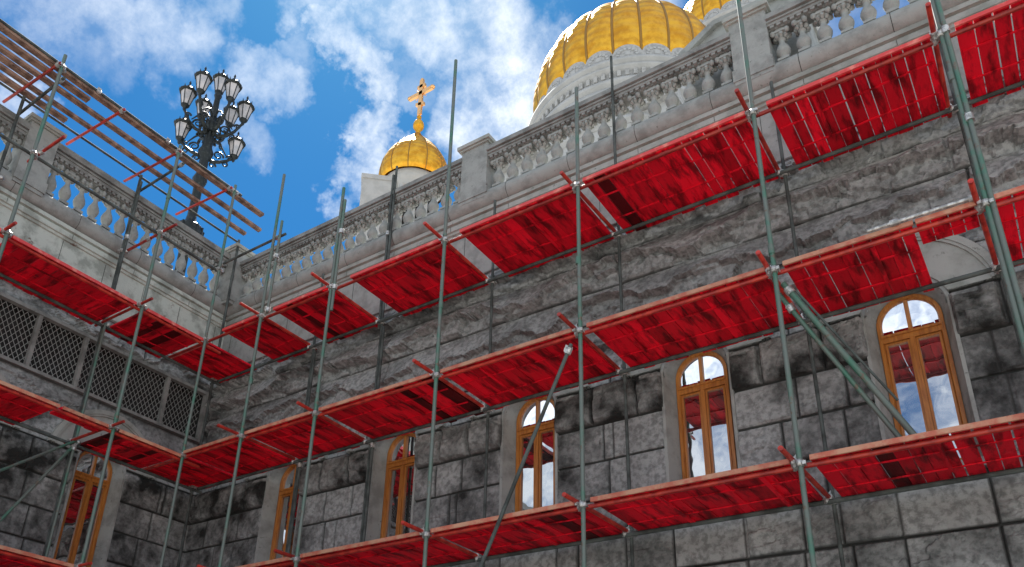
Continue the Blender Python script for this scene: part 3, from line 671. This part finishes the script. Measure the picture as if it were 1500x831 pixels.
def arm(ang, r, z0, z1, s=1.):
    e = Vector((math.cos(ang), math.sin(ang), 0)); P = lambda q, z: (LX+e.x*q, LY+e.y*q, z)
    m = MB(); m.path([P(.08, z0), P(.22*r/.8, z0-.06), P(.42*r/.8, z0+.02), P(.62*r/.8, z0+.25*(z1-z0)), P(.76*r/.8, z0+.55*(z1-z0)), P(r, z1-.34)], [.055, .05, .045, .04, .035, .03], 8)
    def curl(q0, zz, rad, turns=1.4, sg=1):
        pts = [P(q0+sg*rad*(1-t_*.75)*math.cos(t_*turns*2*math.pi), zz+rad*(1-t_*.75)*math.sin(t_*turns*2*math.pi)) for t_ in np.linspace(0, 1, 22)]
        m.path(pts, [.028-.016*t_ for t_ in np.linspace(0, 1, 22)], 6)
    curl(r*.45, z0+.20, .13); curl(r*.72, z0+.02, .10, 1.3, -1); curl(r*.30, z0-.16, .09, 1.2); curl(r*.85, z0+.5*(z1-z0)-.04, .08, 1.2, -1)
    m.path([P(.1, z0+.5), P(.2, z0+.62), P(.34, z0+.5), P(.5, z0+.28)], [.03, .028, .024, .015], 6)
    m.build('arm', IRON, lamp); lantern(*P(r, 0)[:2], z1, s)
for k in range(6): arm(va_+math.pi*k/3-.10, .72, 10.85, 11.72+(.30 if k in (1, 2) else 0), .90)
arm(va_+.15, .68, 10.05, 10.62, .90); arm(va_+math.pi-.25, .68, 10.15, 10.72, .90)
lantern(LX, LY, 12.42, .90)

# ------------------------------------------------------------------ scaffolding
PX = [0.0, 1.3085, 2.7558, 4.7833, 6.7312, 8.8404, 10.6299, 12.6]; D = 1.0993
QY = [0.0, 1.1489, 3.198, 5.25]
LV = {1: 2.0, 2: 0.0, 3: -1.9982, 4: -4.0}
LVN = {1: 'top', 2: 'middle', 3: 'lowest visible', 4: 'ground lift'}
def coupler(pole, x, y, z, dx=0., dy=0., r=.026):
    m = MB(); m.lathe((x, y, z), [(r+.002, -.03), (r+.013, -.03), (r+.013, .03), (r+.002, .03)], 12)
    m.obox((x+dx*.55, y+dy*.55, z), (.03, 0, 0), (0, .03, 0), (0, 0, .026))
    c = Vector((x+dx, y+dy, z+.0)); ax = Vector((dy, dx, 0)).normalized() if (dx or dy) else Vector((1, 0, 0))
    m.tube(c-ax*.028, c+ax*.028, r+.013, 12)
    m.tube((x-.045, y-.03, z+.012), (x-.045, y+.045, z+.012), .009, 6); m.tube((x+.045, y-.04, z-.012), (x+.045, y+.04, z-.012), .009, 6)
    m.obox((x-.045, y-.035, z+.012), (.016, 0, 0), (0, .008, 0), (0, 0, .016)); m.obox((x+.045, y-.04, z-.012), (.016, 0, 0), (0, .008, 0), (0, 0, .016))
    return m.build('coupler', ZINC, pole)
def pole(x, y, zt, label, m=GREEN, r=.026, lv=(1, 2, 3, 4), dx=0., dy=.05, zb=GZ+.012, extra=(), lean=(0, 0), plate=True):
    mb = MB(); L_ = zt-zb
    mb.tube((x, y, zb), (x+lean[0], y+lean[1], zt), r, 12)
    z = zb+2.7+random.random()*1.5
    while z < zt-.4:
        mb.tube((x, y, z-.05), (x, y, z+.05), r+.006, 12); z += 3.9
    o = mb.build('scaffold_pole', m, origin=(x, y, zb)); tag(o, label, 'scaffold pole', 'upright poles of the scaffolding')
    if plate:
        pm = MB(); pm.box(x-.075, x+.075, y-.075, y+.075, GZ, GZ+.012); pm.build('base_plate', ZINC, o)
    for l in lv: coupler(o, x, y, LV[l]+.01, dx, dy, r)
    for z in extra: coupler(o, x, y, z, dx, dy, r)
    return o
ftop = [5.12, 4.75, 3.8, 5.23, 3.56, 6.5, 6.5, 6.5]
for k in range(8):
    nm = {0: 'corner upright pole of the front row, rising in front of the inner corner', 7: 'last front upright pole beyond the right end'}.get(k, f'front upright pole on the right wall, {ORD[k-1]} from the inner corner')
    pole(PX[k], 0, ftop[k], nm, GREEN, .024, lean=(random.uniform(-.02, .02), random.uniform(-.01, .01)), dx=-.05 if k else 0, dy=.05, extra=(3.36, 5.0) if k == 0 else ())
btop = [4.99, 3.44, 5.06, 3.44, 5.16, 3.44, 3.44, 3.44]
for k in range(1, 8):
    pole(PX[k], D, btop[k], f'back upright pole close to the right wall, {ORD[k-1]} from the inner corner', DARKT, .020, dx=-.05, dy=-.05)
pole(-1.0, .97, 4.99, 'upright pole tucked into the inner corner between both walls', DARKT, .024)
for k in (1, 2, 3):
    pole(0, -QY[k], {1: 5.12, 2: 5.22, 3: 5.2}[k], f'front upright pole on the left wall, {ORD[k-1]} from the inner corner', GREEN, .026, dx=-.05, dy=0.05, extra=(3.36, 5.0))
    pole(-1.0, -QY[k]-.0, 4.97, f'back upright pole close to the left wall, {ORD[k-1]} from the inner corner', DARKT, .024, dx=.05, dy=.05, extra=(3.4,))
def loose(name, a, b, label, cat, m, r=.024, group=None, clamps=()):
    mb = MB(); mb.tube(a, b, r, 10); o = mb.build(name, m, origin=a); tag(o, label, cat, group)
    for c in clamps:
        p = Vector(a).lerp(Vector(b), c); d = (Vector(b)-Vector(a)).normalized(); cm_ = MB()
        cm_.tube(p-d*.035, p+d*.035, r+.014, 10); cm_.obox(p+Vector((0, 0, .02)), d*.03, d.orthogonal().normalized()*.04, (0, 0, .012)); cm_.build('coupler', ZINC, o)
    return o
# doubled uprights (spliced tubes)
loose('splice_tube', (PX[1]+.12, 0.0, 2.03), (PX[1]+.12, 0.0, 3.75), 'short tube doubling the first front upright above the top deck', 'scaffold tube', GREEN, .022, 'splice tubes beside the uprights', (.03, .6))
loose('splice_tube', (PX[2]+.06, 0.0, 1.6), (PX[2]+.06, 0.0, 3.55), 'short tube doubling the second front upright above the top deck', 'scaffold tube', GREEN, .022, 'splice tubes beside the uprights', (.2, .7))
loose('splice_tube', (PX[2]-.055, D, 1.9), (PX[2]-.055, D, 4.9), 'tube doubling the back upright in front of the balustrade', 'scaffold tube', DARKT, .022, 'splice tubes beside the uprights', (.6,))
loose('splice_tube', (PX[6]+.050, -.01, -1.4), (PX[6]+.050, -.01, 6.4), 'thick green tube doubling the sixth front upright at far right', 'scaffold tube', GREEN, .023, 'splice tubes beside the uprights', (.3, .44, .8))
for k, x in ((1, -1.0),):
    for l_, (za, zb_) in enumerate(((-2.4, 2.2), (2.5, 4.8))):
        loose('splice_tube', (x+.06, -QY[k], za), (x+.06, -QY[k], zb_), ['dark tube doubling the left back upright beside the arched window', 'tube doubling the left back upright in front of the left balustrade'][l_], 'scaffold tube', GREEN if l_ == 0 else DARKT, .022, 'splice tubes beside the uprights', (.5,))
for k in (1, 2):
    loose('splice_tube', (PX[k]+.065, D-.02, -3.0), (PX[k]+.065, D-.02, 1.9), f'dark tube doubling the {ORD[k-1]} back upright below the top deck', 'scaffold tube', DARKT, .022, 'splice tubes beside the uprights', (.6,))
# ledgers
for l in (1, 2, 3, 4):
    z = LV[l]
    loose('ledger', (-1.05, .052, z), (12.9, .052, z), f'long front ledger tube under the {LVN[l]} deck of the right wall', 'scaffold ledger', REDTUBE, .024, 'ledger tubes of the scaffolding')
    loose('ledger', (-1.15, D-.052, z), (12.9, D-.052, z), f'long back ledger tube under the {LVN[l]} deck of the right wall', 'scaffold ledger', DARKT, .024, 'ledger tubes of the scaffolding')
    loose('ledger', (-.052, -6, z-.052), (-.052, .35, z-.052), f'front ledger tube under the {LVN[l]} deck of the left wall', 'scaffold ledger', REDTUBE, .024, 'ledger tubes of the scaffolding')
    loose('ledger', (-.948, -6, z-.052), (-.948, 1.1, z-.052), f'back ledger tube under the {LVN[l]} deck of the left wall', 'scaffold ledger', DARKT, .024, 'ledger tubes of the scaffolding')
loose('ledger', (-.05, -6, 3.36), (-.05, .06, 3.36), 'guard rail tube crossing in front of the left balustrade', 'scaffold ledger', DARKT, .024, 'ledger tubes of the scaffolding')
loose('ledger', (-.30, .05, 3.50), (1.50, .05, 3.50), 'short guard rail tube crossing in front of the corner balustrade', 'scaffold ledger', DARKT, .022, 'ledger tubes of the scaffolding', (.16, .9))
# transoms
TG = 'cross tubes of the scaffolding'
for l in (1, 2, 3, 4):
    for k in range(1, 8):
        out_ = .34 if k != 4 else .30
        jit = random.uniform(-.02, .02)
        loose('transom', (PX[k]-.052-jit, -out_+random.uniform(-.05, .05), LV[l]+.052), (PX[k]-.052+jit*2, D+.10, LV[l]+.052), f'red cross tube at the {ORD[k-1]} upright of the right wall, {LVN[l]} deck', 'scaffold transom', REDTUBE, .024, TG, (.24, .92))
    for k in (0, 1, 2, 3):
        if k == 0: continue
        loose('transom', (.30, -QY[k]-.052, LV[l]+.0), (-1.12, -QY[k]-.052, LV[l]+.0), f'red cross tube at the {ORD[k-1]} upright of the left wall, {LVN[l]} deck', 'scaffold transom', REDTUBE, .022, TG, (.2, .9))
for y, a, b_, nm in ((-.1, .06, -1.38, 'nearest the corner'), (-1.15, .05, -1.40, 'over the first left upright'), (-2.2, .06, -1.42, 'midway between the left uprights'), (-3.25, .06, -1.4, 'over the second left upright')):
    loose('transom', (a, y, 4.985), (b_, y-.06, 4.985), f'red cross tube under the rooftop planks, {nm}', 'scaffold transom', REDTUBE, .022, TG, (.04,))
for y, a, b_, nm in ((-1.05, .05, -1.3, 'first'), (-3.14, .05, -1.75, 'second')):
    loose('transom', (a, y, 4.80), (b_, y+.03, 4.80), f'dark cross tube a hand below the rooftop planks at the {nm} left upright', 'scaffold transom', DARKT, .022, TG, (.05,))
loose('transom', (.32, -1.10, 3.41), (-1.02, -1.10, 3.41), 'red guard cross tube in front of the left balustrade below the lamp', 'scaffold transom', REDTUBE, .022, TG, (.26, .5))
loose('transom', (.60, -3.12, 3.41), (-.3, -3.12, 3.41), 'short red tube end sticking out before the left pedestal', 'scaffold transom', REDTUBE, .022, TG, (.6,))
# rooftop planks on the left
PG = 'rooftop scaffold planks'
def board(xc, w, y0, y1, z, label, m=PLANK):
    mb = MB(); w *= .78; mb.box(xc-w/2, xc+w/2, y0, y1, z, z+.05); o = mb.build('scaffold_board', m, origin=(xc, (y0+y1)/2, z)); tag(o, label, 'scaffold board', PG); return o
zb_ = 5.01
board(-.12, .13, -6, .74, zb_, 'outermost long rooftop plank, its end sticking out toward the corner')
board(-.49, .11, -6, 1.02, zb_, 'second long rooftop plank from outside, ending beyond the corner pole')
board(-.81, .10, -6, .94, zb_, 'third long rooftop plank from outside, ending beyond the corner pole')
board(-.305, .14, -6, -2.59, zb_, 'short outer rooftop plank ending behind the second left upright')
board(-.65, .13, -6, -3.3, zb_, 'short middle rooftop plank cut off at the left edge')
board(-1.0, .13, -6, -2.54, zb_, 'short inner rooftop plank ending above the left pedestal')
loose('guard_tube', (-.06, -6, 5.075), (-.06, .2, 5.075), 'dark tube lying along the outer edge of the rooftop planks', 'scaffold tube', DARKT, .022, None, (.55, .75))
mb = MB(); mb.path([(-1.09, -6, 5.0), (-1.08, .98, 5.0), (-1.08, 1.0, 4.99), (-1.08, 1.0, 4.55)], .02, 8); tag(mb.build('guard_tube', DARKT, origin=(-1.09, -6, 5.0)), 'dark inner rooftop tube bent downward above the inner corner', 'scaffold tube')
# braces
BG = 'diagonal brace tubes'
loose('brace', (6.66, -.055, -.16), (5.45, -.055, -2.72), 'thin steel diagonal brace dropping left from the fourth front upright', 'scaffold brace', DARKT, .021, BG, (.03,))
loose('brace', (8.87, .16, -.06), (9.76, .60, -1.84), 'thick green diagonal brace in front of the rightmost window', 'scaffold brace', GREEN, .030, BG, (.05,))
loose('brace', (8.80, .22, -.12), (9.66, .66, -1.86), 'second green diagonal brace just below the thick one at right', 'scaffold brace', GREEN, .024, BG, (.1,))
loose('brace', (8.97, .20, -.16), (9.62, .52, -1.36), 'thin pale rod above the green braces at right', 'scaffold brace', DARKT, .012, BG)
loose('brace', (-.95, -1.12, .0), (-.95, -2.9, -3.4), 'green diagonal brace rising right to the left window pole', 'scaffold brace', GREEN, .022, BG, (.02,))
loose('brace', (-.90, -1.16, .0), (-.20, -2.9, -1.5), 'second green brace forking away beside the left window', 'scaffold brace', GREEN, .020, BG)
# decks
def deck(right, a0, a1, b0, b1, z, label, edge='red', gap=.008, gaps_big=0, bw=.145):
    """right: boards run along Y and are laid side by side along X; left: the other way round"""
    cx = ((a0+a1)/2, (b0+b1)/2, z) if right else ((b0+b1)/2, (a0+a1)/2, z)
    o = empty('scaffold_deck', cx, label, 'scaffold deck', 'red plank decks of the scaffolding')
    def bx(m, p0, p1, q0, q1, z0, z1):
        if right: m.box(p0, p1, q0, q1, z0, z1)
        else: m.box(q0, q1, p0, p1, z0, z1)
    m = MB(); u = a0; bw = .14 if gaps_big else bw
    while u < a1-.04:
        w = min(bw*random.uniform(.72, 1.2), a1-u)
        if a1-(u+w) < .06: w = a1-u
        g_ = gap*random.uniform(.35, 1.9) if random.random() < .8 else gap*(1.9 if gaps_big else 1.6)
        m.ct = random.choice([1, 1, .92, .78, 1.12, 1.25, .65, .88, .12 if random.random() < .3 else .6])
        dz = random.uniform(0, .010); e0 = random.uniform(-.015, .02); e1 = random.uniform(-.03, .02)
        # slightly bowed board, three segments
        ys = np.linspace(b0+e0, b1+e1, 4)
        for i in range(3):
            mzz = z+dz
            bx(m, u, u+w-g_, ys[i], ys[i+1], mzz, mzz+.034)
        u += w
    m.build('boards', REDA[0 if right else 1], o)
    for q in (.30, .66):
        m = MB(); m.ct = 1.05; c = b0+(b1-b0)*q
        sk = random.uniform(-.07, .07); cc = c
        for i in range(6):
            p0 = a0+.02+(a1-a0-.04)*i/6; p1 = a0+.02+(a1-a0-.04)*(i+1)/6; c = cc+sk*(i/5-.5)
            bx(m, p0, p1, c-.011, c+.011, z-.012, z-.001)
        m.build('bearer', RED, o)
    m = MB()
    f0 = b0 if right else b1
    if right: bx(m, a0, a1, b0-.024, b0-.004, z-.006, z+.040)
    else: bx(m, a0, a1, b1+.004, b1+.024, z-.006, z+.040)
    m.build('edge_board', {'red': REDEDGE, 'or': ORANGE}[edge], o)
    # cross battens nailed to the underside
    n = max(1, int((a1-a0)/.95))
    for i in range(n):
        m = MB(); m.ct = random.choice([1.2, .8, 1.0]); c = a0+(a1-a0)*(i+.5+random.uniform(-.25, .25))/n; w = random.uniform(.012, .03)
        bx(m, c-w, c+w, b0+.12, b0+(b1-b0)*random.uniform(.6, .95), z-.016, z-.001); m.build('batten', RED, o)
    return o
zt = .026
Y0, Y1 = .005, 1.17
BAYN = ['corner bay', 'first bay', 'second bay', 'third bay', 'fourth bay', 'fifth bay', 'sixth bay', 'rightmost bay']
L1S = [(.42, 1.23, 1), (1.57, 2.68, 2), (3.13, 4.70, 3), (5.03, 6.65, 4), (6.82, 8.76, 5), (8.99, 10.55, 6), (10.76, 12.5, 7)]
for a, b_, i in L1S: deck(True, a, b_, Y0, Y1, 2.0+zt, f'red plank deck of the top level, right wall, {BAYN[i]}', 'red', .006 if i < 5 else .009, i >= 6)
L2S = [(.0, 1.22, 1), (1.38, 2.68, 2), (2.83, 4.70, 3), (4.85, 6.65, 4), (6.83, 8.76, 5), (8.93, 10.07, 6), (10.70, 12.5, 7)]
for a, b_, i in L2S: deck(True, a, b_, Y0, Y1, 0.0+zt, f'red plank deck of the middle level, right wall, {BAYN[i]}', 'or', .005 if i < 5 else .009, i >= 6)
deck(True, 10.09, 10.56, Y0, .34, 0.0+zt, 'narrow red deck strip beside the hole in the middle level', 'or', .006)
for a, b_, i in ((.0, 1.22, 1), (1.38, 2.68, 2), (2.83, 4.70, 3), (4.85, 6.65, 4), (6.83, 8.76, 5), (8.93, 10.55, 6), (10.70, 12.5, 7)):
    deck(True, a, b_, Y0, Y1, -1.9982+zt, f'red plank deck of the lowest visible level, right wall, {BAYN[i]}', 'or', .007 if i < 6 else .012)
for l in (1, 2, 3):
    deck(True, -1.10, -.08, .14, 1.16, LV[l]+zt, f'red plank deck filling the inner corner, {LVN[l]} level', 'red', .008)
    for j, (a, b_) in enumerate([(-1.06, -.02), (-3.12, -1.25), (-5.9, -3.28)]):
        if l == 2 and j == 1:
            deck(False, -3.12, -1.95, -1.12, -.02, LV[l]-.052+zt, 'red plank deck of the middle level, left wall, ending before the window', 'or', .008)
            deck(False, -1.90, -1.22, -.34, -.02, LV[l]-.052+zt, 'single narrow red deck board of the middle level beside the left window', 'or', .006, bw=.5)
            continue
        deck(False, a, b_, -1.12, -.02, LV[l]-.052+zt, f'red plank deck of the {LVN[l]} level, left wall, {ORD[j]} bay', 'red' if l == 1 else 'or', .009)
# doubled tube with clamp on the middle level front edge near the sixth upright
loose('guard_tube', (9.70, -.035, .085), (10.58, -.035, .085), 'pale doubled tube clamped on the middle deck edge near the sixth upright', 'scaffold tube', ZINC, .018, None, (.26, .97))

# drop helper properties
for o in bpy.data.objects:
    if '_o' in o: del o['_o']
